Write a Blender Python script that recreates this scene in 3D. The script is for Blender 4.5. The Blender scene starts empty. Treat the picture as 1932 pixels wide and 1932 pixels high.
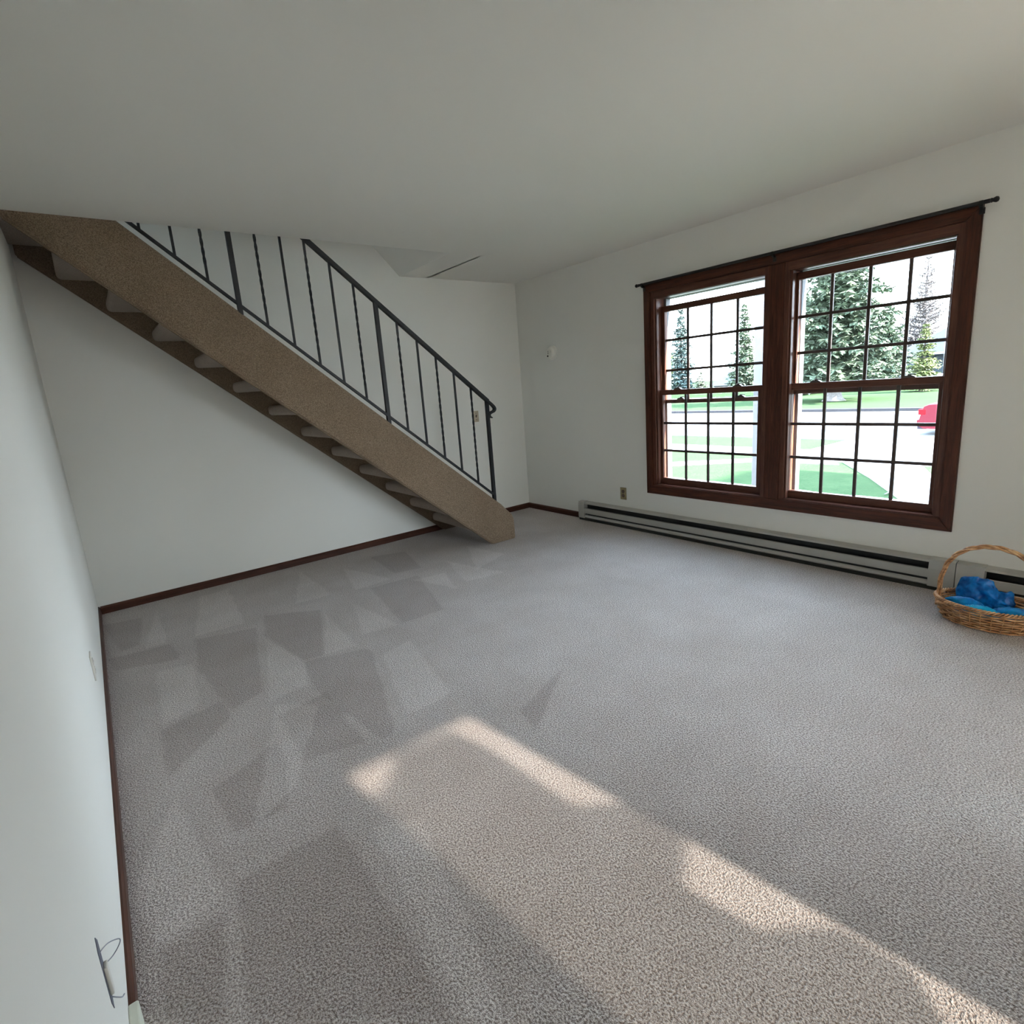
import bpy, bmesh, math, random
from mathutils import Vector, Matrix, noise

S = bpy.context.scene
COL = S.collection
random.seed(7)

# ------------------------------------------------------------------ camera
W, H, YR = 4.069, 2.44, -5.58           # room: x 0..W, y YR..0, z 0..H
yaw, pitch, roll = 0.6355, -0.2096, -0.0778
FWD = Vector((math.sin(yaw)*math.cos(pitch), math.cos(yaw)*math.cos(pitch), math.sin(pitch)))
RGT = Vector((math.cos(yaw), -math.sin(yaw), 0))
UPV = RGT.cross(FWD)
R2 = RGT*math.cos(roll) + UPV*math.sin(roll)
U2 = UPV*math.cos(roll) - RGT*math.sin(roll)
cam = bpy.data.cameras.new('camera')
cam.sensor_fit = 'HORIZONTAL'; cam.sensor_width = 36.0
cam.lens = 1023.32/1932*36.0
cam.shift_x = 22.0/1932; cam.shift_y = -17.28/1932
cam.clip_start = 0.02; cam.clip_end = 500
camo = bpy.data.objects.new('camera', cam); COL.objects.link(camo)
m = Matrix((R2, U2, -FWD)).transposed().to_4x4()
m.translation = Vector((0.1689, -4.7275, 1.3799))
camo.matrix_world = m
S.camera = camo

# ------------------------------------------------------------------ light
SKY = 21.0
SUN_E = 70.0
S.view_settings.view_transform = 'Standard'
S.view_settings.look = 'None'
S.view_settings.exposure = 0.49
S.view_settings.gamma = 1.0
S.view_settings.use_curve_mapping = False
S.cycles.max_bounces = 8; S.cycles.diffuse_bounces = 4; S.cycles.glossy_bounces = 2
S.cycles.use_adaptive_sampling = True; S.cycles.adaptive_threshold = 0.045
S.cycles.transparent_max_bounces = 16; S.cycles.transmission_bounces = 4
S.cycles.sample_clamp_indirect = 6.0

world = bpy.data.worlds.new('sky'); S.world = world; world.use_nodes = True
nt = world.node_tree; nt.nodes.clear()
o = nt.nodes.new('ShaderNodeOutputWorld'); bg = nt.nodes.new('ShaderNodeBackground')
tc = nt.nodes.new('ShaderNodeTexCoord'); sx = nt.nodes.new('ShaderNodeSeparateXYZ')
rp = nt.nodes.new('ShaderNodeValToRGB')
rp.color_ramp.elements[0].position = 0.0; rp.color_ramp.elements[0].color = (0.80, 0.90, 1.0, 1)
rp.color_ramp.elements[1].position = 1.0; rp.color_ramp.elements[1].color = (0.50, 0.72, 1.0, 1)
nt.links.new(tc.outputs['Generated'], sx.inputs[0]); nt.links.new(sx.outputs['Z'], rp.inputs[0])
nt.links.new(rp.outputs[0], bg.inputs[0]); bg.inputs[1].default_value = SKY
nt.links.new(bg.outputs[0], o.inputs[0])

sun = bpy.data.lights.new('sun', 'SUN'); sun.energy = SUN_E; sun.angle = 0.02; sun.color = (1.0, 0.95, 0.89)
suno = bpy.data.objects.new('sun', sun); COL.objects.link(suno)
EL = math.radians(36.0)
to_sun = Vector((0.1333, -1.0, 0)).normalized()*math.cos(EL) + Vector((0, 0, math.sin(EL)))
suno.rotation_euler = to_sun.to_track_quat('Z', 'Y').to_euler()
suno.location = (0, -20, 15)

def portal(name, loc, direction, sx_, sy_):
    l = bpy.data.lights.new(name, 'AREA'); l.shape = 'RECTANGLE'; l.size = sx_; l.size_y = sy_
    l.cycles.is_portal = True
    ob = bpy.data.objects.new(name, l); COL.objects.link(ob); ob.location = loc
    ob.rotation_euler = Vector(direction).to_track_quat('-Z', 'Z').to_euler()
portal('window_daylight', (W+0.19, -2.77, 1.22), (-1, 0, 0), 2.2, 1.75)
portal('added_patio_door_daylight', (3.13, -9.16, 1.09), (0, 1, 0), 1.75, 2.1)
portal('added_window_daylight', (W+0.19, -7.35, 1.22), (-1, 0, 0), 2.8, 1.75)
portal('added_skylight_daylight', (-1.075, -0.44, 5.05), (0, 0, -1), 0.6, 0.65)
portal('door_daylight', (1.35, YR-0.16, 1.15), (0, 1, 0), 0.7, 1.9)

# ------------------------------------------------------------------ materials
MATS = {}
class NB:
    def __init__(s, name):
        s.m = bpy.data.materials.new(name); s.m.use_nodes = True
        s.t = s.m.node_tree; s.b = s.t.nodes['Principled BSDF']; MATS[name] = s.m
    def n(s, typ, **kw):
        nd = s.t.nodes.new(typ)
        for k, v in kw.items():
            if k in nd.inputs.keys() if hasattr(nd.inputs, 'keys') else False: nd.inputs[k].default_value = v
            else: setattr(nd, k, v)
        return nd
    def l(s, a, b): s.t.links.new(a, b)
    def coords(s, scale=(1, 1, 1), kind='Object', rot=(0, 0, 0)):
        c = s.n('ShaderNodeTexCoord'); mp = s.n('ShaderNodeMapping')
        mp.inputs['Scale'].default_value = scale; mp.inputs['Rotation'].default_value = rot
        s.l(c.outputs[kind], mp.inputs['Vector']); return mp.outputs[0]
    def noise(s, vec, scale, detail=3, rough=0.55, dist=0.0):
        nd = s.n('ShaderNodeTexNoise'); nd.inputs['Scale'].default_value = scale
        nd.inputs['Detail'].default_value = detail; nd.inputs['Roughness'].default_value = rough
        nd.inputs['Distortion'].default_value = dist
        s.l(vec, nd.inputs['Vector']); return nd.outputs['Fac']
    def ramp(s, fac, stops):
        nd = s.n('ShaderNodeValToRGB'); e = nd.color_ramp.elements
        while len(e) < len(stops): e.new(0.5)
        for i, (p, c) in enumerate(stops): e[i].position = p; e[i].color = (*c, 1)
        s.l(fac, nd.inputs[0]); return nd.outputs[0]
    def mix(s, fac, a, b, mode='MIX'):
        nd = s.n('ShaderNodeMix'); nd.data_type = 'RGBA'; nd.blend_type = mode
        for v, i in ((fac, 0), (a, 6), (b, 7)):
            if hasattr(v, 'is_linked') or hasattr(v, 'links'): s.l(v, nd.inputs[i])
            elif i == 0: nd.inputs[0].default_value = v
            else: nd.inputs[i].default_value = (*v, 1)
        return nd.outputs[2]
    def base(s, c):
        if hasattr(c, 'links'): s.l(c, s.b.inputs['Base Color'])
        else: s.b.inputs['Base Color'].default_value = (*c, 1)
        return s
    def rough(s, r): s.b.inputs['Roughness'].default_value = r; return s
    def bump(s, h, strength, dist=0.01):
        nd = s.n('ShaderNodeBump'); nd.inputs['Strength'].default_value = strength
        nd.inputs['Distance'].default_value = dist
        s.l(h, nd.inputs['Height']); s.l(nd.outputs[0], s.b.inputs['Normal']); return s
    def set(s, **kw):
        for k, v in kw.items(): s.b.inputs[k.replace('_', ' ')].default_value = v
        return s

def flat(name, col, rough=0.5, var=0.12, scale=20, **kw):
    b = NB(name); v = b.coords()
    f = b.noise(v, scale, 3)
    lo = tuple(c*(1-var) for c in col); hi = tuple(min(1, c*(1+var)) for c in col)
    b.base(b.ramp(f, [(0.3, lo), (0.7, hi)])); b.rough(rough); b.set(**kw)
    return b

# painted plaster
b = NB('wall_paint'); v = b.coords()
f = b.noise(v, 1.3, 0)
b.base(b.ramp(f, [(0.3, (0.82, 0.80, 0.738)), (0.7, (0.85, 0.83, 0.768))])).rough(0.72)
b = NB('ceiling_paint'); v = b.coords()
f = b.noise(v, 0.9, 0)
b.base(b.ramp(f, [(0.3, (0.84, 0.815, 0.75)), (0.7, (0.865, 0.84, 0.775))])).rough(0.9)

# carpets
def carpet(name, dark, light, nap=False, sheen=0.35, sc=165, soft=0.0):
    b = NB(name); v = b.coords()
    pile = b.noise(v, sc, 1.5, 0.65, 0.0)
    blot = b.noise(v, 3.2, 2, 0.6, 0.0)
    col = b.ramp(pile, [(0.36-soft, dark), (0.62+soft, light)])
    bl = b.ramp(blot, [(0.35, (0.90, 0.885, 0.87)), (0.65, (1.0, 1.0, 1.0))])
    col = b.mix(1.0, col, bl, 'MULTIPLY')
    if nap:
        a = b.n('ShaderNodeAttribute'); a.attribute_name = 'nap'
        k = b.ramp(a.outputs['Fac'], [(0.0, (0.54, 0.505, 0.485)), (0.5, (0.79, 0.78, 0.775)), (1.0, (0.99, 0.995, 1.0))])
        col = b.mix(1.0, col, k, 'MULTIPLY')
    b.base(col).rough(0.95)
    b.bump(pile, 0.9, 0.012)
    b.set(Sheen_Weight=sheen, Sheen_Roughness=0.45); b.b.inputs['Sheen Tint'].default_value = (0.92, 0.95, 1.0, 1)
    b.b.inputs['Specular IOR Level'].default_value = 0.05
    return b
carpet('carpet', (0.39, 0.305, 0.26), (1.0, 0.91, 0.845), nap=True)
carpet('stair_carpet_shaded', (0.165, 0.112, 0.070), (0.41, 0.305, 0.212), sheen=0.08, sc=230, soft=0.06)  # same carpet, darkened to carry the shade on the stringers
carpet('tread_carpet_lit', (0.30, 0.225, 0.165), (0.56, 0.45, 0.36), sheen=0.25, sc=230, soft=0.06)  # same carpet, lightened to carry the light on the treads

# stained oak, grain along an axis
def wood(name, scale, dark, mid, light, rough=0.38):
    b = NB(name); v = b.coords(scale)
    g = b.noise(v, 1.0, 6, 0.6, 0.6); w2 = b.noise(v, 4.0, 3, 0.6)
    col = b.ramp(g, [(0.32, dark), (0.5, mid), (0.68, light)])
    col = b.mix(0.35, col, b.ramp(w2, [(0.35, dark), (0.65, light)]))
    b.base(col).rough(rough); b.bump(g, 0.12, 0.002); b.b.inputs['Specular IOR Level'].default_value = 0.25
D, M, L = (0.028, 0.009, 0.005), (0.068, 0.021, 0.011), (0.120, 0.040, 0.020)
wood('oak_upright', (55, 55, 3.2), D, M, L)
wood('oak_level', (55, 3.2, 55), D, M, L)
D2, M2, L2 = (0.060, 0.022, 0.014), (0.105, 0.040, 0.025), (0.155, 0.064, 0.040)
wood('sash_upright', (45, 45, 3.0), D2, M2, L2)
wood('sash_level', (45, 3.0, 45), D2, M2, L2)
wood('baseboard_wood_y', (60, 3.0, 60), (0.034, 0.012, 0.007), (0.066, 0.023, 0.013), (0.105, 0.038, 0.022), 0.35)
wood('baseboard_wood_x', (3.0, 60, 60), (0.034, 0.012, 0.007), (0.066, 0.023, 0.013), (0.105, 0.038, 0.022), 0.35)
flat('muntin_brown', (0.055, 0.034, 0.026), 0.4)
flat('black_iron', (0.004, 0.004, 0.005), 0.55, 0.2, 60)
flat('rod_black', (0.010, 0.009, 0.009), 0.35)
flat('heater_enamel', (0.44, 0.425, 0.385), 0.4, 0.05, 6)
flat('heater_dark', (0.020, 0.020, 0.017), 0.5)
flat('detector_plastic', (0.90, 0.87, 0.79), 0.4, 0.03)
flat('detector_hole', (0.02, 0.018, 0.015), 0.6)
flat('almond_plate', (0.52, 0.44, 0.32), 0.35, 0.05)
flat('brass_plate', (0.30, 0.24, 0.12), 0.4, 0.15)
flat('brown_receptacle', (0.10, 0.058, 0.035), 0.4)
flat('ivory_plate', (0.72, 0.68, 0.60), 0.4, 0.04)
flat('cream_trim', (0.72, 0.72, 0.60), 0.5, 0.06)
flat('wire_grey', (0.30, 0.31, 0.34), 0.5)
flat('hole_dark', (0.16, 0.16, 0.19), 0.9)
flat('white_vinyl', (0.80, 0.82, 0.84), 0.45, 0.03)
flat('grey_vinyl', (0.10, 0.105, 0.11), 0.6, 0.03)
flat('white_paint_out', (0.168, 0.168, 0.181), 0.6, 0.04)
flat('nickel', (0.05, 0.035, 0.025), 0.35)
b = NB('wicker'); v = b.coords((1, 1, 2.5)); f = b.noise(v, 22, 2, 0.6)
b.base(b.ramp(f, [(0.28, (0.26, 0.105, 0.035)), (0.5, (0.56, 0.285, 0.12)), (0.72, (0.84, 0.55, 0.30))])).rough(0.38)
def plastic(name, a, c, rough):
    b = NB(name); v = b.coords(); f = b.noise(v, 26, 3, 0.5, 0.5)
    b.base(b.ramp(f, [(0.35, a), (0.65, c)])).rough(rough)
    b.bump(b.noise(v, 55, 3, 0.5, 0.6), 0.35, 0.006)
    b.b.inputs['Specular IOR Level'].default_value = 0.35
plastic('blue_film', (0.001, 0.085, 0.33), (0.002, 0.20, 0.62), 0.22)
plastic('blue_cover', (0.001, 0.17, 0.55), (0.003, 0.33, 0.76), 0.35)
plastic('sky_blue_cover', (0.002, 0.44, 0.85), (0.006, 0.55, 0.93), 0.35)

def glass(name, tint, gloss):
    mm = bpy.data.materials.new(name); mm.use_nodes = True; t = mm.node_tree; t.nodes.clear()
    out = t.nodes.new('ShaderNodeOutputMaterial'); tr = t.nodes.new('ShaderNodeBsdfTransparent')
    tr.inputs[0].default_value = (*tint, 1)
    gl = t.nodes.new('ShaderNodeBsdfGlossy'); gl.inputs['Roughness'].default_value = 0.02
    fr = t.nodes.new('ShaderNodeFresnel'); fr.inputs['IOR'].default_value = 1.45
    mu = t.nodes.new('ShaderNodeMath'); mu.operation = 'MULTIPLY'; mu.inputs[1].default_value = gloss
    nz = t.nodes.new('ShaderNodeTexNoise'); nz.inputs['Scale'].default_value = 3.0
    mu2 = t.nodes.new('ShaderNodeMath'); mu2.operation = 'MULTIPLY_ADD'; mu2.inputs[1].default_value = 0.2; mu2.inputs[2].default_value = 0.9
    t.links.new(nz.outputs['Fac'], mu2.inputs[0])
    mu3 = t.nodes.new('ShaderNodeMath'); mu3.operation = 'MULTIPLY'
    mx = t.nodes.new('ShaderNodeMixShader')
    t.links.new(fr.outputs[0], mu.inputs[0]); t.links.new(mu.outputs[0], mu3.inputs[0]); t.links.new(mu2.outputs[0], mu3.inputs[1])
    t.links.new(mu3.outputs[0], mx.inputs[0])
    t.links.new(tr.outputs[0], mx.inputs[1]); t.links.new(gl.outputs[0], mx.inputs[2])
    t.links.new(mx.outputs[0], out.inputs[0]); MATS[name] = mm
glass('window_glass', (0.965, 0.975, 0.97), 0.5)
glass('low_e_glass', (0.88, 0.89, 0.89), 0.5)
glass('sun_dimming_glass', (0.232, 0.226, 0.218), 0.5)  # dark tint added to the back door pane to dim the sun patch
glass('sun_mask_sheer', (0.48, 0.48, 0.475), 0.2)

# outdoors
b = NB('grass'); v = b.coords(); f = b.noise(v, 2.2, 5, 0.65); f2 = b.noise(v, 14, 4, 0.7)
c1 = b.ramp(f, [(0.3, (0.024, 0.044, 0.021)), (0.7, (0.036, 0.058, 0.028))])
b.base(b.mix(0.35, c1, b.ramp(f2, [(0.3, (0.020, 0.034, 0.019)), (0.7, (0.046, 0.064, 0.032))]))).rough(0.9)
b.bump(f2, 0.6, 0.05); b.b.inputs['Specular IOR Level'].default_value = 0.0
b = NB('asphalt'); v = b.coords(); f = b.noise(v, 5, 5, 0.7); cr = b.noise(v, 0.55, 2, 0.5, 1.5)
c = b.ramp(f, [(0.3, (0.12, 0.124, 0.128)), (0.7, (0.15, 0.155, 0.16))])
k = b.ramp(cr, [(0.492, (1, 1, 1)), (0.5, (0.60, 0.62, 0.66)), (0.508, (1, 1, 1))])
b.base(b.mix(1.0, c, k, 'MULTIPLY')).rough(0.9)
flat('concrete', (0.216, 0.210, 0.210), 0.9, 0.08, 5)
flat('bounce_concrete', (0.52, 0.50, 0.47), 0.9, 0.08, 3)
flat('kerb_grey', (0.036, 0.034, 0.036), 0.9, 0.15, 8)
flat('joint_grey', (0.050, 0.050, 0.055), 0.9)
flat('bark', (0.085, 0.07, 0.062), 0.9, 0.3, 12)
flat('pale_bark', (0.16, 0.15, 0.145), 0.9, 0.25, 12)
flat('needles_green', (0.085, 0.112, 0.076), 0.8, 0.35, 3)
flat('needles_blue', (0.078, 0.106, 0.098), 0.8, 0.35, 3)
flat('needles_lime', (0.125, 0.148, 0.062), 0.8, 0.35, 3)
flat('needles_far', (0.095, 0.112, 0.082), 0.8, 0.35, 3)
flat('twig_brown', (0.12, 0.108, 0.105), 0.9, 0.3, 4)
flat('blue_siding', (0.037, 0.046, 0.055), 0.7, 0.06)
flat('grey_siding', (0.084, 0.084, 0.084), 0.7, 0.06)
flat('blue_roof', (0.032, 0.037, 0.043), 0.8, 0.1, 4)
flat('dark_pane', (0.03, 0.045, 0.075), 0.15)
flat('car_red', (0.095, 0.013, 0.019), 0.5, 0.05)
flat('car_glass', (0.06, 0.05, 0.06), 0.08)
flat('car_trim', (0.035, 0.03, 0.04), 0.5)
flat('tyre', (0.012, 0.012, 0.013), 0.8)
flat('tail_light', (0.30, 0.008, 0.012), 0.15)
flat('car_white', (0.20, 0.20, 0.21), 0.3)
flat('car_maroon', (0.15, 0.02, 0.03), 0.3)
flat('brick_far', (0.17, 0.11, 0.09), 0.8)

for nm in ('car_red','car_glass','car_maroon','car_white','tail_light','car_trim','needles_green','needles_blue','needles_lime','needles_far','twig_brown','bark','pale_bark','blue_siding','grey_siding','blue_roof','concrete','asphalt','kerb_grey','white_paint_out'):
    MATS[nm].node_tree.nodes['Principled BSDF'].inputs['Specular IOR Level'].default_value = 0.05

# ------------------------------------------------------------------ helpers
ORG = {}
def obj(name, bm, mat, parent=None, smooth=False, auto=None):
    me = bpy.data.meshes.new(name)
    if parent is not None:
        L0 = ORG[parent.name]
        bmesh.ops.translate(bm, vec=-L0, verts=bm.verts)
    bmesh.ops.recalc_face_normals(bm, faces=bm.faces)
    bm.to_mesh(me); bm.free()
    me.materials.append(MATS[mat])
    if smooth:
        for p in me.polygons: p.use_smooth = True
    ob = bpy.data.objects.new(name, me); COL.objects.link(ob)
    if parent is not None:
        ob.parent = parent; ORG[ob.name] = ORG[parent.name]
    else: ORG[ob.name] = Vector((0, 0, 0))
    if auto is not None and smooth:
        try: me.set_sharp_from_angle(angle=math.radians(auto))
        except Exception: pass
    return ob
def tag(ob, label=None, cat=None, group=None, kind=None):
    if label: ob['label'] = label
    if cat: ob['category'] = cat
    if group: ob['group'] = group
    if kind: ob['kind'] = kind
    return ob
def thing(name, loc, label, cat, group=None, kind=None):
    e = bpy.data.objects.new(name, None); COL.objects.link(e); e.location = loc; e.empty_display_size = 0.05
    ORG[e.name] = Vector(loc)
    return tag(e, label, cat, group, kind)
def bx(bm, x0, x1, y0, y1, z0, z1, bev=0.0, seg=2):
    x0, x1 = sorted((x0, x1)); y0, y1 = sorted((y0, y1)); z0, z1 = sorted((z0, z1))
    r = bmesh.ops.create_cube(bm, size=1)
    vs = r['verts']
    for v in vs:
        v.co = Vector((x0 if v.co.x < 0 else x1, y0 if v.co.y < 0 else y1, z0 if v.co.z < 0 else z1))
    if bev > 0:
        es = list({e for v in vs for e in v.link_edges})
        bmesh.ops.bevel(bm, geom=es, offset=bev, segments=seg, affect='EDGES', profile=0.5)
def box(name, x0, x1, y0, y1, z0, z1, mat, parent=None, bev=0.0, seg=2, **kw):
    bm = bmesh.new(); bx(bm, x0, x1, y0, y1, z0, z1, bev, seg)
    return obj(name, bm, mat, parent, **kw)
def prism(bm, pts, axis, a0, a1):
    """polygon pts (2d) extruded along axis 'x','y','z' from a0 to a1"""
    def P(p, a):
        return {'x': Vector((a, p[0], p[1])), 'y': Vector((p[0], a, p[1])), 'z': Vector((p[0], p[1], a))}[axis]
    A = [bm.verts.new(P(p, a0)) for p in pts]; B = [bm.verts.new(P(p, a1)) for p in pts]
    bm.faces.new(A); bm.faces.new(B[::-1]); n = len(pts)
    for i in range(n): bm.faces.new((A[i], B[i], B[(i+1) % n], A[(i+1) % n]))
def tube(bm, pts, r, n=8, cap=True, closed=False):
    pts = [Vector(p) for p in pts]; N = len(pts); rings = []
    rr = r if isinstance(r, (list, tuple)) else [r]*N
    prev = None
    for i, p in enumerate(pts):
        if closed: t = pts[(i+1) % N]-pts[i-1]
        else: t = pts[min(i+1, N-1)]-pts[max(i-1, 0)]
        t.normalize()
        if prev is None:
            a = Vector((0, 0, 1)) if abs(t.z) < 0.9 else Vector((1, 0, 0))
            u = (a - t*a.dot(t)).normalized()
        else:
            u = prev - t*prev.dot(t)
            u = u.normalized() if u.length > 1e-6 else t.orthogonal().normalized()
        prev = u; w = t.cross(u)
        rings.append([bm.verts.new(p + (u*math.cos(2*math.pi*k/n) + w*math.sin(2*math.pi*k/n))*rr[i]) for k in range(n)])
    M_ = N if closed else N-1
    for i in range(M_):
        A, B = rings[i], rings[(i+1) % N]
        for k in range(n): bm.faces.new((A[k], A[(k+1) % n], B[(k+1) % n], B[k]))
    if cap and not closed:
        bm.faces.new(rings[0][::-1]); bm.faces.new(rings[-1])
def lathe(bm, prof, center, axis='x', n=32):
    """prof: (radius, offset along axis)"""
    c = Vector(center); rings = []
    for r, a in prof:
        ring = []
        for k in range(n):
            t = 2*math.pi*k/n; q = (r*math.cos(t), r*math.sin(t))
            d = {'x': Vector((a, q[0], q[1])), 'y': Vector((q[0], a, q[1])), 'z': Vector((q[0], q[1], a))}[axis]
            ring.append(bm.verts.new(c+d))
        rings.append(ring)
    for A, B in zip(rings, rings[1:]):
        for k in range(n): bm.faces.new((A[k], A[(k+1) % n], B[(k+1) % n], B[k]))
    bm.faces.new(rings[0][::-1]); bm.faces.new(rings[-1])
def slab_deck(name):
    bm = bmesh.new(); bx(bm, -6.0, 2.055, -18.0, YR-0.145, -0.35, -0.06); bx(bm, 2.055, 8.0, -18.0, -9.145, -0.35, -0.06)
    return obj(name, bm, 'bounce_concrete')
def struct(ob): ob['kind'] = 'structure'; return ob

# ------------------------------------------------------------------ room shell
# floor with the vacuum nap as a point attribute
NAP = [('L',[(0.33,-0.23),(0.33,-0.96),(0.2,-0.96)]),('L',[(0.62,-0.18),(0.82,-0.18),(0.76,-1.02),(0.47,-0.99)]),
 ('L',[(1.21,-1.24),(1.17,-1.89),(0.99,-1.85)]),('L',[(1.41,-1.22),(1.48,-1.82),(1.25,-1.77)]),
 ('L',[(0.8,-1.37),(0.88,-1.85),(0.81,-2.12),(0.62,-2.14)]),('L',[(1.66,-0.4),(1.83,-1.0),(1.52,-1.01)]),
 ('L',[(1.37,-0.2),(1.37,-0.95),(1.11,-0.93)]),
 ('D',[(0.88,-1.85),(1.2,-1.96),(1.2,-2.03),(0.97,-2.78),(0.9,-2.8),(0.82,-2.17)]),
 ('D',[(0.89,-0.98),(1.21,-1.18),(0.99,-1.85),(0.88,-1.85),(0.8,-1.33)]),('D',[(0.02,-0.95),(0.34,-1.0),(0.36,-1.29),(0.05,-1.16)]),
 ('D',[(0.46,-1.05),(0.8,-1.15),(0.62,-2.02),(0.46,-2.09),(0.41,-1.52)]),('D',[(0.27,-3.11),(0.59,-3.11),(0.6,-3.6),(0.58,-3.85),(0.21,-3.54)]),
 ('D',[(0.07,-3.2),(0.23,-3.2),(0.17,-3.51),(0.05,-3.4)]),('D',[(0.29,-2.62),(0.56,-2.49),(0.56,-2.67),(0.48,-2.92),(0.31,-2.9)]),
 ('D',[(0.18,-2.03),(0.45,-1.95),(0.46,-2.14),(0.17,-2.43)]),('L',[(0.02,-2.93),(0.18,-2.55),(0.24,-3.15),(0.07,-3.18)]),
 ('L',[(0.67,-3.19),(0.82,-3.27),(0.67,-3.93),(0.6,-3.87)]),('D',[(1.44,-3.03),(1.82,-2.9),(1.39,-3.19)]),
 ('L',[(0.64,-2.19),(0.79,-2.34),(0.55,-2.81),(0.37,-2.92)]),('D',[(0.24,-0.33),(0.0,-0.26),(0.09,-0.89),(0.19,-0.85)]),
 ('D',[(1.62,-1.06),(2.01,-1.08),(1.8,-1.82),(1.5,-1.8)]),('L',[(1.93,-1.16),(2.19,-1.2),(2.06,-1.55)]),('L',[(2.71,-0.72),(2.78,-1.18),(2.39,-1.34)]),('D',[(1.95,-0.30),(2.25,-0.42),(2.12,-0.95),(1.90,-0.90)]),('L',[(2.35,-0.95),(2.50,-1.55),(2.18,-1.50)]),('L',[(0.22,-1.35),(0.40,-1.40),(0.36,-1.92),(0.20,-1.98)]),('D',[(0.62,-2.30),(0.86,-2.25),(0.84,-2.75),(0.60,-2.70)]),('L',[(1.22,-2.10),(1.42,-2.05),(1.30,-2.70),(1.05,-2.72)])]
def sdist(p, poly):
    inside = False; d = 9.0; n = len(poly)
    for i in range(n):
        ax, ay = poly[i]; cx, cy = poly[(i+1) % n]
        ex, ey = cx-ax, cy-ay; t = max(0, min(1, ((p[0]-ax)*ex+(p[1]-ay)*ey)/(ex*ex+ey*ey)))
        d = min(d, math.hypot(p[0]-ax-ex*t, p[1]-ay-ey*t))
        if (ay > p[1]) != (cy > p[1]) and p[0] < ex*(p[1]-ay)/ey+ax: inside = not inside
    return d if inside else -d
def build_floor():
    st = 0.0135
    nx = int(W/st); ny = int(-YR/st)
    xs = [W*i/nx for i in range(nx+1)]; ys = [YR - YR*j/ny for j in range(ny+1)]
    vs = [(x, y, 0.0) for y in ys for x in xs]
    fs = [(j*(nx+1)+i, j*(nx+1)+i+1, (j+1)*(nx+1)+i+1, (j+1)*(nx+1)+i) for j in range(ny) for i in range(nx)]
    me = bpy.data.meshes.new('floor'); me.from_pydata(vs, [], fs); me.update()
    nap = [0.5]*len(vs)
    for typ, poly in NAP:
        x0 = min(p[0] for p in poly)-.05; x1 = max(p[0] for p in poly)+.05
        y0 = min(p[1] for p in poly)-.05; y1 = max(p[1] for p in poly)+.05
        amp = 0.30 if typ == 'L' else -0.30
        for k, (x, y, z) in enumerate(vs):
            if x0 <= x <= x1 and y0 <= y <= y1:
                wob = 0.012*noise.noise(Vector((x*9, y*9, 3.1)))
                s_ = sdist((x, y), poly)+wob
                nap[k] += amp*max(0, min(1, (s_+0.004)/0.013))
    a = me.attributes.new('nap', 'FLOAT', 'POINT')
    a.data.foreach_set('value', [max(0, min(1, q)) for q in nap])
    me.materials.append(MATS['carpet'])
    ob = bpy.data.objects.new('floor', me); COL.objects.link(ob); ORG['floor'] = Vector((0, 0, 0))
    return ob
fl = struct(build_floor()); fl['label'] = 'taupe wall-to-wall carpet with vacuum tracks'
struct(box('subfloor', -0.2, W+0.2, YR-0.2, 0.2, -1.25, -0.004, 'grey_siding'))
struct(box('floor_added_end', 2.06, W+0.15, -9.14, YR, -1.25, -0.0005, 'stair_carpet_shaded'))

OY = -0.888; OX = 2.707; UP = 4.88        # stair opening in the ceiling
bm = bmesh.new(); bx(bm, -0.02, W+0.05, YR-0.05, OY, H, H+0.28); bx(bm, 2.10, W+0.05, -9.05, YR-0.05, H, H+0.28); bx(bm, OX+0.28, W+0.05, OY, 0.02, H, H+0.28)
prism(bm, [(OX, H), (OX+0.30, H), (OX+0.30, H+0.28), (OX-0.266, H+0.28)], 'y', OY, 0.02)
ce = struct(obj('ceiling', bm, 'ceiling_paint')); ce['label'] = 'off-white ceiling with a stair opening in it'
bm = bmesh.new(); prism(bm, [(OX-0.266, H+0.28), (0.384, UP), (0.50, UP+0.1), (OX+0.05, H+0.28)], 'y', OY-0.1, 0.02)
struct(obj('ceiling_slope', bm, 'ceiling_paint'))
bm = bmesh.new(); bx(bm, -0.14, W+0.15, 0.0, 0.14, -0.3, UP+0.2); bx(bm, -1.84, -0.14, 0.0, 0.14, H, UP+0.2)
struct(obj('wall_back', bm, 'wall_paint'))
struct(box('wall_left', -0.14, 0.0, YR-0.14, 0.0, -0.3, H+0.0005, 'wall_paint'))
struct(box('wall_landing', -1.7, -0.001, OY, 0.0, H, H+0.30, 'wall_paint'))
struct(box('wall_stairwell', -1.7, OX-0.20, OY-0.12, OY, H+0.28, UP+0.1, 'wall_paint'))
struct(box('wall_upstairs', -1.84, -1.7, OY-0.12, 0.02, H, UP+0.2, 'wall_paint'))
bm = bmesh.new(); bx(bm, -1.84, -1.35, OY-0.12, 0.05, UP, UP+0.15); bx(bm, -0.80, 0.60, OY-0.12, 0.05, UP, UP+0.15); bx(bm, -1.35, -0.80, OY-0.12, -0.74, UP, UP+0.15); bx(bm, -1.35, -0.80, -0.14, 0.05, UP, UP+0.15)
struct(obj('ceiling_upstairs', bm, 'ceiling_paint'))
w4 = thing('added_skylight', (-0.9, -0.44, UP), 'small skylight added over the upstairs landing to brighten the stairwell', None, kind='structure')  # unseen skylight, added to brighten the stairwell
box('pane', -1.35, -0.80, -0.74, -0.14, UP+0.07, UP+0.074, 'window_glass', w4)
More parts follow.
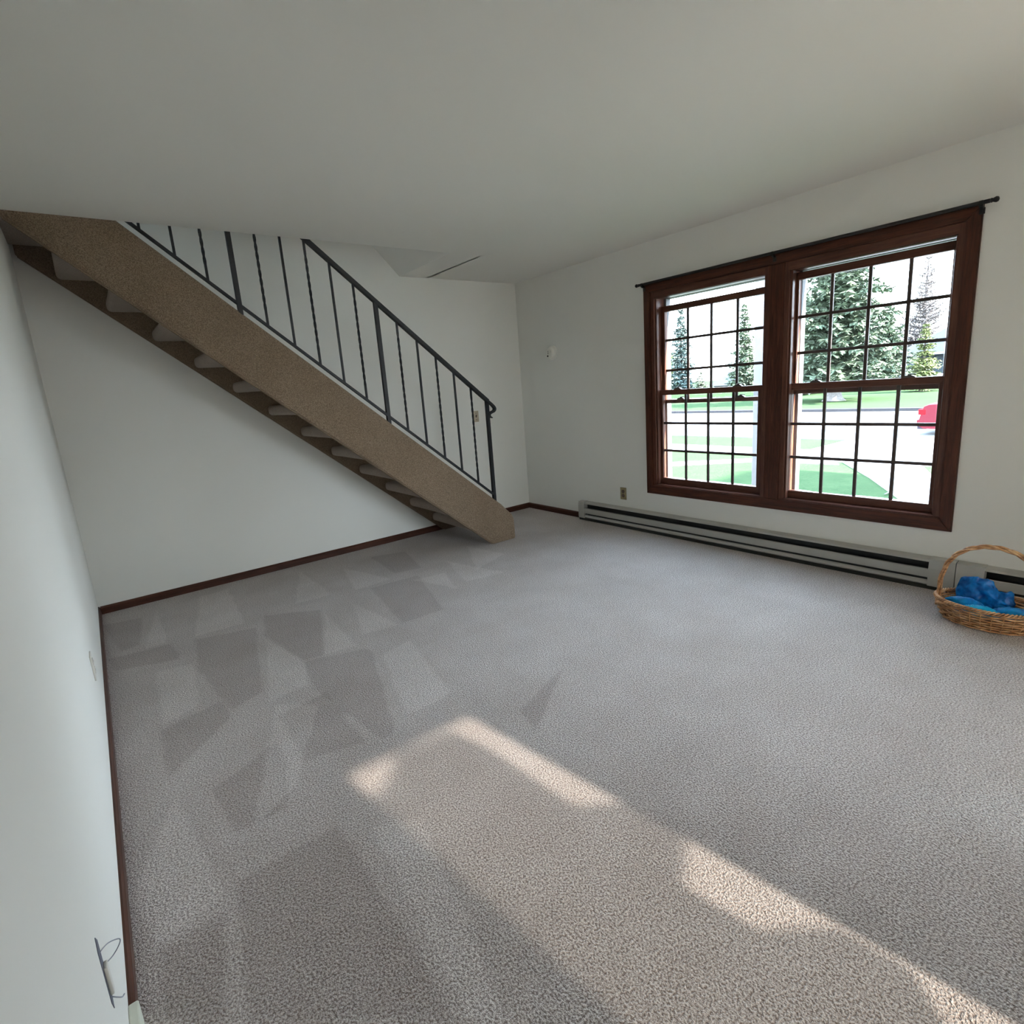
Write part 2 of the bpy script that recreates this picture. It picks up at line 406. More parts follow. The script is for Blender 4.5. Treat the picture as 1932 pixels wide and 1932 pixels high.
# window wall with the window opening and an added one behind the camera
WY0, WY1, WZ0, WZ1 = -3.79, -1.745, 0.425, 2.045
UY0, UY1 = -8.7, -6.0
T = 0.16
bm = bmesh.new()
for y0, y1, z0, z1 in ((WY1, 0.14, -0.3, H+0.2), (UY1, WY0, -0.3, H+0.2), (-9.14, UY0, -0.3, H+0.2), (UY0, UY1, -0.3, WZ0), (UY0, UY1, WZ1, H+0.2),
                       (WY0, WY1, -0.3, WZ0), (WY0, WY1, WZ1, H+0.2)):
    bx(bm, W, W+T, y0, y1, z0, z1)
struct(obj('wall_right', bm, 'wall_paint'))
# rear wall with a glazed door
DX0, DX1, DZ1 = 0.93, 1.77, 2.10
JX, YD = 2.20, -9.0                      # dining end, added behind the camera to bring in daylight
PX_0, PX_1, PZ_0, PZ_1 = 2.30, 3.97, 0.06, 2.12
bm = bmesh.new(); bx(bm, -0.14, DX0, YR-0.14, YR, -0.3, H+0.2); bx(bm, DX1, JX, YR-0.14, YR, -0.3, H+0.2); bx(bm, DX0, DX1, YR-0.14, YR, DZ1, H+0.2)
bx(bm, JX-0.14, JX, YD-0.14, YR-0.14, -0.3, H+0.2); bx(bm, 3.20, W+0.01, YR-0.14, YR, -0.3, H+0.2)  # second box is a pier added to block patio door light
bx(bm, PX_1, W+T, YD-0.14, YD, -0.3, H+0.2); bx(bm, JX, PX_0, YD-0.14, YD, -0.3, H+0.2); bx(bm, PX_0, PX_1, YD-0.14, YD, -0.3, PZ_0); bx(bm, PX_0, PX_1, YD-0.14, YD, PZ_1, H+0.2)
struct(obj('wall_rear', bm, 'wall_paint'))
dr = thing('door_1', (1.35, YR-0.07, 0), 'back door with a tall glass panel, darkened to dim the sun patch', None, kind='structure')
GX0, GX1, GZ0, GZ1 = 1.07, 1.62, 0.25, 2.03
bm = bmesh.new()
bx(bm, DX0, GX0, YR-0.10, YR-0.05, 0, DZ1); bx(bm, GX1, DX1, YR-0.10, YR-0.05, 0, DZ1)
bx(bm, GX0, GX1, YR-0.10, YR-0.05, 0, GZ0); bx(bm, GX0, GX1, YR-0.10, YR-0.05, GZ1, DZ1)
obj('door_leaf', bm, 'white_vinyl', dr); box('pane', GX0, GX1, YR-0.078, YR-0.072, GZ0, GZ1, 'sun_dimming_glass', dr)

cu = thing('sun_mask', (1.33, YR-0.04, 0.2), 'sheer sheet added over the back door glass to shape the sun patch', 'curtain')  # unseen sheet, its outline cut to form the sun patch and its gaps
bm = bmesh.new(); prism(bm, [(1.07, 0.10), (1.46, 0.10), (1.44, 0.75), (1.60, 0.86), (1.60, 0.97), (1.47, 1.06), (1.46, 1.20), (1.63, 1.27), (1.63, 1.42), (1.50, 1.50), (1.52, 1.80), (1.50, 1.965), (1.28, 1.985), (1.22, 1.955), (1.16, 1.90), (1.05, 1.86)], 'y', YR-0.042, YR-0.040)
obj('mask_sheet', bm, 'sun_mask_sheer', cu)
pd = thing('added_patio_door', (3.13, -9.07, 0), 'wide sliding glass door added behind the camera to light the room', None, kind='structure')  # unseen door, added as a daylight source for the room
bm = bmesh.new(); ym = -9.09
for x0, x1, z0, z1 in ((PX_0, PX_0+.05, PZ_0, PZ_1), (PX_1-.05, PX_1, PZ_0, PZ_1), (3.10, 3.16, PZ_0, PZ_1), (PX_0, PX_1, PZ_0, PZ_0+.05), (PX_0, PX_1, PZ_1-.05, PZ_1)):
    bx(bm, x0, x1, ym, ym+.04, z0, z1)
obj('door_frame', bm, 'white_vinyl', pd)
for x0, x1 in ((PX_0+.05, 3.10), (3.16, PX_1-.05)): box('pane', x0, x1, ym+.018, ym+.022, PZ_0+.05, PZ_1-.05, 'window_glass', pd)
struct(slab_deck('bounce_deck'))  # unseen pale slab, added to bounce sunlight up to the ceiling
# baseboards
BH, BT = 0.058, 0.013
def bboard(name, pts, axis, a0, a1, mat, parent=None):
    bm = bmesh.new(); prism(bm, pts, axis, a0, a1); return struct(obj(name, bm, mat))
bboard('baseboard_left', [(0, 0), (BT, 0), (BT, BH-0.012), (BT*0.45, BH), (0, BH)], 'y', -3.372, 0.0, 'baseboard_wood_y')
bboard('baseboard_back', [(0, 0), (-BT, 0), (-BT, BH-0.012), (-BT*0.45, BH), (0, BH)], 'x', BT, W, 'baseboard_wood_x')
bboard('baseboard_right', [(W, 0), (W-BT, 0), (W-BT, BH-0.012), (W-BT*0.45, BH), (W, BH)], 'y', -0.855, -BT, 'baseboard_wood_y')
struct(box('trim_1', 0, 0.021, -3.47, -3.374, 0, 0.066, 'cream_trim', bev=0.004))

# ------------------------------------------------------------------ big twin window
win = thing('window_1', (W, -2.77, WZ0), 'twin double-hung window in stained oak with grille bars', None, kind='structure')
def board(name, y0, y1, z0, z1, mat, x0=W-0.018, x1=W+0.004, par=win, bev=0.004):
    return box(name, x0, x1, y0, y1, z0, z1, mat, par, bev)
CY0, CY1, CZ0, CZ1, CW = -3.849, -1.684, 0.356, 2.111, 0.066
# mitred casing boards
def mitre(name, pts, mat):
    bm = bmesh.new(); prism(bm, pts, 'x', W-0.018, W+0.004)
    es = [e for e in bm.edges if all(abs(v.co.x-(W-0.018)) < 1e-5 for v in e.verts)]
    bmesh.ops.bevel(bm, geom=es, offset=0.004, segments=2, affect='EDGES'); return obj(name, bm, mat, win)
a0, a1, c0, c1 = CY0, CY1, CZ0, CZ1
mitre('casing_board', [(a1, c0), (a1, c1), (a1-CW, c1-CW), (a1-CW, c0+CW+.012)], 'oak_upright')
mitre('casing_board', [(a0, c1), (a0, c0), (a0+CW, c0+CW+.012), (a0+CW, c1-CW)], 'oak_upright')
mitre('casing_board', [(a1, c1), (a0, c1), (a0+CW, c1-CW), (a1-CW, c1-CW)], 'oak_level')
mitre('casing_board', [(a0, c0), (a1, c0), (a1-CW, c0+CW+.012), (a0+CW, c0+CW+.012)], 'oak_level')
MY0, MY1 = -2.843, -2.737
board('mullion_board', MY0, MY1, c0+CW+.010, c1-CW, 'oak_upright', W-0.014, W+0.010)
UNITS = [(MY1, a1-CW), (a0+CW, MY0)]           # (y_low, y_high) clear openings, first = left as seen
HZ, SZ = 1.992, 0.436                          # head jamb / sill heights
XL, XU = W+0.050, W+0.092                      # lower / upper sash planes (inner faces)
def jambs(y0, y1):
    jt = 0.030
    bm = bmesh.new(); bx(bm, W-0.006, W+T, y1-jt, y1+0.02, SZ-0.02, HZ+0.06); obj('jamb', bm, 'sash_upright', win)
    bm = bmesh.new(); bx(bm, W-0.006, W+T, y0-0.02, y0+jt, SZ-0.02, HZ+0.06); obj('jamb', bm, 'sash_upright', win)
    bm = bmesh.new(); bx(bm, W-0.006, W+T, y0+jt, y1-jt, HZ, HZ+0.062); obj('head_jamb', bm, 'sash_level', win)
    bm = bmesh.new(); bx(bm, W-0.006, W+T, y0+jt, y1-jt, SZ-0.03, SZ+0.004); obj('stool', bm, 'sash_level', win)
    # inner stops in front of the lower sash
    for q0, q1 in ((y1-jt-0.012, y1-jt), (y0+jt, y0+jt+0.012)):
        box('stop_bead', W+0.012, W+0.046, q0, q1, SZ, HZ, 'sash_upright', win, 0.003)
    box('stop_bead', W+0.012, W+0.046, y0+jt+.012, y1-jt-.012, HZ-0.003, HZ, 'sash_level', win)
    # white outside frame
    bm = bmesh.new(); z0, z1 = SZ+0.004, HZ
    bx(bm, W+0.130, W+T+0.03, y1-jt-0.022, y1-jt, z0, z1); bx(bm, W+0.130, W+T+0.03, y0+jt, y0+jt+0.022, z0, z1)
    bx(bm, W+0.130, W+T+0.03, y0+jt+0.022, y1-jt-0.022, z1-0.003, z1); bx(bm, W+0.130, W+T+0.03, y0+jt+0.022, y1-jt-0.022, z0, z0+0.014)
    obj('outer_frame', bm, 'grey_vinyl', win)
PANE = {}
def sash(y0, y1, z0, z1, xi, gy, gz, vms, hms, locks=None, lz=None):
    """outer y0..y1,z0..z1 ; glass gy, gz ; bars"""
    d = 0.036; xo = xi+d
    bm = bmesh.new()
    O = [(y0, z0), (y1, z0), (y1, z1), (y0, z1)]; I = [(gy[0], gz[0]), (gy[1], gz[0]), (gy[1], gz[1]), (gy[0], gz[1])]
    vv = {}
    for nm_, x_ in (('f', xi), ('b', xo)):
        for r_, pts_ in (('o', O), ('i', I)):
            vv[nm_+r_] = [bm.verts.new((x_, p[0], p[1])) for p in pts_]
    for k in range(4):
        q = (k+1) % 4; mi = 1 if k in (0, 2) else 0
        for A_, B_ in ((vv['fo'], vv['fi']), (vv['fi'], vv['bi']), (vv['bi'], vv['bo']), (vv['bo'], vv['fo'])):
            f_ = bm.faces.new((A_[k], A_[q], B_[q], B_[k])); f_.material_index = mi
    es = [e for e in bm.edges if all(abs(v.co.x-xi) < 1e-6 for v in e.verts) and not (set(e.verts) & set(vv['fo']) and set(e.verts) & set(vv['fi']))]
    bmesh.ops.bevel(bm, geom=es, offset=0.003, segments=1, affect='EDGES')
    s_ = obj('sash', bm, 'sash_upright', win); s_.data.materials.append(MATS['sash_level'])
    xm = xi+0.018
    for y in vms: box('muntin', xm-0.007, xm+0.007, y-0.0100, y+0.0100, gz[0], gz[1], 'muntin_brown', s_, 0.002, 1)
    for z in hms: box('muntin', xm-0.0072, xm+0.0072, gy[0], gy[1], z-0.0100, z+0.0100, 'muntin_brown', s_, 0.002, 1)
    ys = [gy[0]]+sorted(vms)+[gy[1]]; zs = [gz[0]]+sorted(hms)+[gz[1]]
    for i in range(4):
        for j in range(3):
            sy, sz = ys[i+1]-ys[i]-0.020, zs[j+1]-zs[j]-0.020
            key = (round(sy, 2), round(sz, 2))
            if key not in PANE:
                bm = bmesh.new(); bx(bm, -0.002, 0.002, -sy/2-.003, sy/2+.003, -sz/2-.003, sz/2+.003)
                me = bpy.data.meshes.new('pane'); bm.to_mesh(me); bm.free(); me.materials.append(MATS['low_e_glass']); PANE[key] = me
            o_ = bpy.data.objects.new('pane', PANE[key]); COL.objects.link(o_); o_.parent = s_
            o_.location = Vector((xm, (ys[i]+ys[i+1])/2, (zs[j]+zs[j+1])/2)) - ORG[s_.name]
    for y in locks or ():
        bm = bmesh.new(); z1 = lz
        prism(bm, [(y-0.036, z1-.001), (y+0.036, z1-.001), (y+0.030, z1+0.006), (y+0.016, z1+0.013), (y-0.016, z1+0.013), (y-0.030, z1+0.006)], 'x', xi+0.006, xi+0.030)
        lathe(bm, [(0.010, z1+0.012), (0.010, z1+0.019), (0.006, z1+0.022)], (xi+0.018, y, 0), 'z', 12)
        bx(bm, xi+0.012, xi+0.022, y-0.034, y+0.006, z1+0.017, z1+0.022, 0.002, 1)
        obj('sash_lock', bm, 'nickel', s_, smooth=False)
for k, (y0, y1) in enumerate(UNITS):
    jambs(y0, y1)
    jt = 0.031
    s0, s1 = y0+jt, y1-jt
    if k == 0:
        g = (-2.644, -1.813); lo_v = (-2.029, -2.234, -2.446); up_v = (-2.024, -2.232, -2.447)
        up_z, up_g, up_h = (1.135, 1.930), (1.166, 1.884), (1.655, 1.408); ug = (-2.650, -1.812)
        lk = (-1.955, -2.480)
    else:
        g = (-3.712, -2.884); lo_v = (-3.096, -3.303, -3.512); up_v = (-3.092, -3.308, -3.516)
        up_z, up_g, up_h = (1.176, 1.978), (1.207, 1.931), (1.690, 1.452); ug = (-3.714, -2.890)
        lk = (-3.035, -3.560)
    sash(s0, s1, SZ+0.004, 1.250, XL, g, (0.494, 1.207), lo_v, (0.970, 0.735), lk, 1.250)
    sash(s0, s1, up_z[0], up_z[1], XU, ug, up_g, up_v, up_h, lk if k == 0 else None, up_g[0])

w3 = thing('added_window', (W, -7.35, WZ0), 'wide window added behind the camera to light the room', None, kind='structure')  # unseen window, added as extra daylight from behind the camera
bm = bmesh.new()
for y0, y1, z0, z1 in ((UY0, UY0+.05, WZ0, WZ1), (UY1-.05, UY1, WZ0, WZ1), (-7.38, -7.32, WZ0, WZ1), (UY0, UY1, WZ0, WZ0+.05), (UY0, UY1, WZ1-.05, WZ1)): bx(bm, W+.05, W+.09, y0, y1, z0, z1)
obj('window_frame', bm, 'sash_upright', w3)
for y0, y1 in ((UY0+.05, -7.38), (-7.32, UY1-.05)): box('pane', W+.068, W+.072, y0, y1, WZ0+.05, WZ1-.05, 'window_glass', w3)

# curtain rod
rod = thing('curtain_rod', (W-0.05, -2.77, 2.128), 'thin black curtain rod running along the top of the oak window', 'curtain rod')
RX, RZ = W-0.046, 2.114
bm = bmesh.new(); tube(bm, [(RX, -1.665, RZ), (RX, -3.880, RZ)], 0.0105, 12); obj('rod', bm, 'rod_black', rod, True, 40)
for s, y in ((1, -1.665), (-1, -3.880)):
    bm = bmesh.new()
    lathe(bm, [(0.008, 0), (0.012, s*0.004), (0.009, s*0.010), (0.013, s*0.018), (0.0145, s*0.024), (0.011, s*0.032), (0.004, s*0.035)], (RX, y, RZ), 'y', 16)
    obj('finial', bm, 'rod_black', rod, True, 50)
for y in (-1.700, -2.777, -3.846):
    bm = bmesh.new(); bx(bm, W-0.024, W-0.0185, y-0.012, y+0.012, RZ-0.052, RZ-0.020, 0.002, 1)
    bx(bm, RX-0.004, W-0.019, y-0.006, y+0.006, RZ-0.026, RZ-0.018); bx(bm, RX-0.012, RX+0.012, y-0.008, y+0.008, RZ-0.020, RZ-0.006)
    bx(bm, RX-0.0125, RX-0.0085, y-0.008, y+0.008, RZ-0.012, RZ+0.009)
    obj('bracket', bm, 'rod_black', rod)

# ------------------------------------------------------------------ staircase
SL = 0.8395
def zu(x): return 2.024 - SL*(x-1.015)
def zl(x): return 2.229 - SL*(x-0.238)
YF, YB = -0.885, -0.838                       # front stringer faces
st = thing('staircase', (2.9, -0.44, 0), 'carpeted open-riser staircase climbing left along the back wall', 'staircase')
def stringer(y0, y1, xe):
    pts = [(xe, 0.0), (3.152, 0.0), (3.150, 0.185), (3.128, 0.235), (3.015, zu(3.015)), (0.02, zu(0.02)), (0.02, zl(0.02))]
    bm = bmesh.new(); prism(bm, pts, 'y', y0, y1)
    bmesh.ops.bevel(bm, geom=bm.edges[:], offset=0.010, segments=3, affect='EDGES')
    for v in bm.verts: v.co.z = max(v.co.z, 0.001)
    return obj('stringer', bm, 'stair_carpet_shaded', st, True, 35)
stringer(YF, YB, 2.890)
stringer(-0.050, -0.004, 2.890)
TH = 0.078
for k in range(13):
    xb = 2.757 - 0.2325*k
    zb = zl(xb) + 0.012
    if xb < -0.05: break
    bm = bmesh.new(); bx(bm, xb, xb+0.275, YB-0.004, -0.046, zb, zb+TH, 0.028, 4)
    obj('tread', bm, 'tread_carpet_lit', st, True, 60)

# railing
rl = thing('stair_railing', (2.958, -0.865, 0.37), 'black wrought-iron stair railing with alternating twisted and plain bars', 'railing')
RY = -0.864
def zb_(x): return zu(x)+0.052
def zt_(x): return zu(x)+0.885
def sqbar(bm, x, z0, z1, s, twist=0.0, n=2):
    prev = None; h = s/2
    for i in range(n+1):
        t = i/n; a = twist*2*math.pi*max(0, min(1, (t-0.12)/0.76))
        ring = []
        for cx, cy in ((-h, -h), (h, -h), (h, h), (-h, h)):
            ring.append(bm.verts.new((x+cx*math.cos(a)-cy*math.sin(a), RY+cx*math.sin(a)+cy*math.cos(a), z0+(z1-z0)*t)))
        if prev:
            for k in range(4): bm.faces.new((prev[k], prev[(k+1) % 4], ring[(k+1) % 4], ring[k]))
        else: bm.faces.new(ring[::-1])
        prev = ring
    bm.faces.new(prev)
def slope_bar(bm, x0, x1, fz, hy, hz):
    d = Vector((1, 0, -SL)).normalized(); nrm = Vector((SL, 0, 1)).normalized()
    A = Vector((x0, RY, fz(x0))); B = Vector((x1, RY, fz(x1)))
    v = []
    for P in (A, B):
        v.append([bm.verts.new(P+Vector((0, sy*hy, 0))+nrm*sz*hz) for sy, sz in ((-1, -1), (1, -1), (1, 1), (-1, 1))])
    for k in range(4): bm.faces.new((v[0][k], v[0][(k+1) % 4], v[1][(k+1) % 4], v[1][k]))
    bm.faces.new(v[0][::-1]); bm.faces.new(v[1])
PX0 = 2.956; SP = 0.1557
for i in range(19):
    x = PX0 - SP*i
    if i % 6 == 0:
        bm = bmesh.new(); sqbar(bm, x, zu(x)+0.002 - 0.012, zt_(x)-0.006, 0.027)
        obj('post', bm, 'black_iron', rl)
    else:
        j = i % 2
        bm = bmesh.new(); sqbar(bm, x, zb_(x)+0.004, zt_(x)-0.008, 0.0135, 3.0 if j else 0.0, 44 if j else 1)
        obj('baluster', bm, 'black_iron', rl)
bm = bmesh.new(); slope_bar(bm, 0.10, PX0, zb_, 0.010, 0.0085); obj('bottom_rail', bm, 'black_iron', rl)
bm = bmesh.new(); slope_bar(bm, 0.10, PX0+0.008, zt_, 0.019, 0.013); obj('handrail', bm, 'black_iron', rl)
# curled end of the handrail
zt = zt_(PX0)
pts = [(PX0-0.005, zt+0.002), (PX0+0.045, zt-0.038), (PX0+0.072, zt-0.066), (PX0+0.077, zt-0.083), (PX0+0.066, zt-0.099), (PX0+0.040, zt-0.108), (PX0+0.020, zt-0.117), (PX0+0.013, zt-0.130), (PX0+0.020, zt-0.146), (PX0+0.041, zt-0.155)]
def smooth_curve(pts, n=4):
    out = []
    for i in range(len(pts)-1):
        p0 = Vector(pts[max(i-1, 0)]); p1 = Vector(pts[i]); p2 = Vector(pts[i+1]); p3 = Vector(pts[min(i+2, len(pts)-1)])
        for k in range(n):
            t = k/n
            out.append(0.5*((2*p1)+(p2-p0)*t+(2*p0-5*p1+4*p2-p3)*t*t+(3*p1-p0-3*p2+p3)*t**3))
    out.append(Vector(pts[-1])); return out
cs = smooth_curve([(p[0], RY, p[1]) for p in pts], 4)
bm = bmesh.new(); rings = []
for i, p in enumerate(cs):
    t = (cs[min(i+1, len(cs)-1)]-cs[max(i-1, 0)]).normalized(); nrm = Vector((-t.z, 0, t.x))
    hz = 0.009 if i < len(cs)-6 else 0.009*(len(cs)-i)/7+0.002
    rings.append([bm.verts.new(p+Vector((0, s1*0.017, 0))+nrm*s2*hz) for s1, s2 in ((-1, -1), (1, -1), (1, 1), (-1, 1))])
for A, B in zip(rings, rings[1:]):
    for k in range(4): bm.faces.new((A[k], A[(k+1) % 4], B[(k+1) % 4], B[k]))
bm.faces.new(rings[0][::-1]); bm.faces.new(rings[-1])
obj('handrail_curl', bm, 'black_iron', rl)

# ------------------------------------------------------------------ baseboard heaters
def heater(y_hi, y_lo, capL, capR, label):
    h = thing('baseboard_heater', (W-0.035, (y_hi+y_lo)/2, 0.02), label, 'heater', 'baseboard heaters under the window')
    XB = W-0.0005
    box('back_plate', W-0.010, XB, y_lo, y_hi, 0.026, 0.188, 'heater_enamel', h)
    bm = bmesh.new(); prism(bm, [(XB, 0.184), (W-0.054, 0.176), (W-0.060, 0.168), (W-0.062, 0.170), (W-0.056, 0.181), (XB, 0.189)], 'y', y_lo, y_hi)
    obj('top_lip', bm, 'heater_enamel', h)
    bm = bmesh.new(); prism(bm, [(W-0.064, 0.073), (W-0.066, 0.122), (W-0.058, 0.126), (W-0.057, 0.123), (W-0.061, 0.119), (W-0.059, 0.073)], 'y', y_lo+0.002, y_hi-0.002)
    obj('front_panel', bm, 'heater_enamel', h)
    bm = bmesh.new(); prism(bm, [(W-0.010, 0.024), (W-0.056, 0.024), (W-0.064, 0.033), (W-0.061, 0.048), (W-0.052, 0.056), (W-0.051, 0.052), (W-0.058, 0.046), (W-0.060, 0.035), (W-0.053, 0.028), (W-0.010, 0.028)], 'y', y_lo+0.002, y_hi-0.002)
    obj('lower_panel', bm, 'heater_enamel', h)
    box('fin_element', W-0.050, W-0.012, y_lo+0.08, y_hi-0.08, 0.060, 0.120, 'heater_dark', h)
    box('liner', W-0.0125, W-0.010, y_lo+0.06, y_hi-0.06, 0.030, 0.180, 'heater_dark', h)
    box('gap_shade_strip', W-0.062, W-0.010, y_lo+0.004, y_hi-0.004, 0.0, 0.0235, 'heater_dark', h)  # black strip standing in for the shade under the heater
    for ya, yb in ((y_hi, y_hi-capL), (y_lo, y_lo+capR)):
        bm = bmesh.new(); prism(bm, [(XB, 0.022), (W-0.066, 0.022), (W-0.068, 0.026), (W-0.069, 0.133), (W-0.062, 0.186), (W-0.056, 0.190), (XB, 0.191)], 'y', ya, yb)
        obj('end_cap', bm, 'heater_enamel', h)
heater(-0.862, -3.896, 0.075, 0.125, 'long beige baseboard heater under the window, from the corner to the seam')
heater(-3.900, -5.45, 0.125, 0.075, 'beige baseboard heater behind the wicker basket, right of the seam')

# ------------------------------------------------------------------ wall fittings
sd = thing('smoke_detector', (W, -0.53, 1.68), 'small round white smoke detector on the wall left of the window', 'smoke detector')
bm = bmesh.new(); lathe(bm, [(0.070, 0), (0.070, -0.008), (0.064, -0.011)], (W, -0.53, 1.68), 'x', 40); obj('base', bm, 'detector_plastic', sd, True, 35)
bm = bmesh.new(); lathe(bm, [(0.058, -0.010), (0.060, -0.018), (0.056, -0.034), (0.047, -0.041), (0.0, -0.043)][:-1]+[(0.02, -0.043)], (W, -0.53, 1.68), 'x', 40); cv = obj('cover', bm, 'detector_plastic', sd, True, 35)
bm = bmesh.new(); lathe(bm, [(0.014, -0.042), (0.014, -0.046), (0.011, -0.047)], (W, -0.535, 1.69), 'x', 20); obj('test_button', bm, 'detector_plastic', cv, True, 35)
for dz in (-0.012, 0.0, 0.012):
    box('vent_slot', W-0.0445, W-0.040, -0.500, -0.516, 1.682+dz, 1.686+dz, 'detector_hole', cv)
bm = bmesh.new(); lathe(bm, [(0.009, -0.036), (0.009, -0.045), (0.006, -0.046)], (W, -0.502, 1.650), 'x', 12); obj('horn_hole', bm, 'detector_hole', cv)

def plate_x(name, xw, s, yc, zc, label, cat, mp, mr, outlet=True):
    t = thing(name, (xw, yc, zc), label, cat)
    box('plate', xw, xw+s*0.006, yc-0.035, yc+0.035, zc-0.0575, zc+0.0575, mp, t, 0.002, 2)
    if outlet:
        for dz in (-0.020, 0.020):
            bm = bmesh.new(); lathe(bm, [(0.0165, s*0.004), (0.0165, s*0.0085), (0.0145, s*0.0095)], (xw, yc, zc+dz), 'x', 20); r_ = obj('receptacle', bm, mr, t)
            for dy in (-0.006, 0.006): box('slot', xw+s*0.008, xw+s*0.0098, yc+dy-0.0012, yc+dy+0.0012, zc+dz-0.003, zc+dz+0.006, 'hole_dark', r_)
    bm = bmesh.new(); lathe(bm, [(0.0035, s*0.005), (0.0035, s*0.0072)], (xw, yc, zc), 'x', 10); obj('screw', bm, mr, t)
    return t
plate_x('wall_outlet', W, -1, -1.400, 0.316, 'tan and brown electrical outlet on the window wall above the heater', 'outlet', 'brass_plate', 'brown_receptacle')
plate_x('wall_outlet', 0.0, 1, -1.905, 0.340, 'ivory outlet plate on the left wall seen nearly edge-on', 'outlet', 'ivory_plate', 'ivory_plate')
sw = thing('light_switch', (3.424, 0, 1.100), 'almond light switch plate on the back wall beside the railing', 'light switch')
box('plate', 3.389, 3.459, -0.006, 0.0, 1.0425, 1.1575, 'almond_plate', sw, 0.002)
bm = bmesh.new(); prism(bm, [(-0.005, 1.088), (-0.005, 1.112), (-0.018, 1.116), (-0.018, 1.108)], 'x', 3.4195, 3.4285); obj('toggle', bm, 'brown_receptacle', sw)
for dz in (-0.033, 0.033):
    bm = bmesh.new(); lathe(bm, [(0.004, -0.005), (0.004, -0.0075)], (3.424, 0, 1.100+dz), 'y', 10); obj('screw', bm, 'brown_receptacle', sw)

# broken-out cable box with loose wire on the left wall
cb = thing('cable_box', (0.0, -3.53, 0.33), 'open cable box with loose wires low on the left wall', 'cable box')
bm = bmesh.new(); prism(bm, [(-3.518, 0.385), (-3.534, 0.405), (-3.546, 0.380), (-3.550, 0.262), (-3.538, 0.236), (-3.526, 0.258)], 'x', -0.001, 0.0012); obj('cutout', bm, 'hole_dark', cb)
box('bracket', 0.0012, 0.008, -3.544, -3.524, 0.272, 0.338, 'ivory_plate', cb, 0.002)
lp = smooth_curve([(0.001, -3.525, 0.362), (0.010, -3.475, 0.330), (0.025, -3.450, 0.305), (0.022, -3.445, 0.288), (0.008, -3.455, 0.278), (0.001, -3.525, 0.330)], 6)
bm = bmesh.new(); tube(bm, lp, 0.0011, 6); obj('wire', bm, 'wire_grey', cb, True)
lp = smooth_curve([(0.001, -3.535, 0.262), (0.006, -3.520, 0.240), (0.010, -3.490, 0.205), (0.012, -3.470, 0.190)], 5)
bm = bmesh.new(); tube(bm, lp, 0.0013, 6); obj('wire', bm, 'wire_grey', cb, True)

# ------------------------------------------------------------------ wicker basket
BC = Vector((3.672, -4.115, 0.0)); AX0, AY0, AX1, AY1, ZR = 0.122, 0.182, 0.148, 0.214, 0.104
bk = thing('wicker_basket', BC, 'oval honey-brown wicker basket with an arched handle on the carpet', 'basket')
NS = 30
def ell(t, f, off=0.0):
    f2 = f**0.8
    ax = AX0+(AX1-AX0)*f2+off; ay = AY0+(AY1-AY0)*f2+off
    return BC + Vector((ax*math.cos(t), ay*math.sin(t), 0.008+(ZR-0.008)*f))
NR = 8
bm = bmesh.new()
for r in range(NR):
    f = r/(NR-1); pts = []
    n = NS*4
    for k in range(n):
        t = 2*math.pi*k/n
        pts.append(ell(t, f, 0.0062*math.cos(NS/2*t+math.pi*r)))
    tube(bm, pts, 0.0042, 6, closed=True)
for r in range(NR-1):
    tube(bm, [ell(2*math.pi*k/90, (r+0.5)/(NR-1), -0.015) for k in range(90)], 0.0050, 6, closed=True)
obj('weave', bm, 'wicker', bk, True)['kind'] = 'stuff'
bm = bmesh.new()
for k in range(NS):
    t = 2*math.pi*(k+0.5)/NS*1.0
    t = 2*math.pi*k/NS
    tube(bm, [ell(t, f) for f in (0, 0.3, 0.6, 1.0)], 0.0026, 5)
obj('stakes', bm, 'wicker', bk, True)['kind'] = 'stuff'
bm = bmesh.new()
for ph in (0, 2*math.pi/3, 4*math.pi/3):
    pts = []
    for k in range(160):
        t = 2*math.pi*k/160; a = 26*t+ph
        pts.append(ell(t, 1.0, 0.002+0.0075*math.cos(a))+Vector((0, 0, 0.008+0.0075*math.sin(a))))
    tube(bm, pts, 0.0042, 6, closed=True)
obj('rim', bm, 'wicker', bk, True)
bm = bmesh.new(); 
pts = [ell(2*math.pi*k/40, 0.0)-Vector((0, 0, 0.004)) for k in range(40)]
vb = [bm.verts.new((p.x, p.y, 0.003)) for p in pts]; vt = [bm.verts.new((p.x, p.y, 0.009)) for p in pts]
bm.faces.new(vb[::-1]); bm.faces.new(vt)
for k in range(40): bm.faces.new((vb[k], vb[(k+1) % 40], vt[(k+1) % 40], vt[k]))
obj('base', bm, 'wicker', bk)
bm = bmesh.new()
for ph in range(3):
    pts = []
    for k in range(121):
        u = k/120; t = math.pi*u
        y = BC.y + 0.207*math.cos(t)*(1+0.04*math.sin(t)); z = 0.045+0.362*(math.sin(t)**0.62 if math.sin(t) > 0 else 0)
        a = 7*math.pi*u+ph*2*math.pi/3; rr = 0.0068
        c = Vector((BC.x, y, z)); tn = Vector((0, -math.sin(t), 0.9*math.cos(t))).normalized(); nn = Vector((1, 0, 0)); bb = tn.cross(nn)
        pts.append(c+nn*math.cos(a)*rr*1.3+bb*math.sin(a)*rr)
    tube(bm, pts, 0.0060, 6)
obj('handle', bm, 'wicker', bk, True)

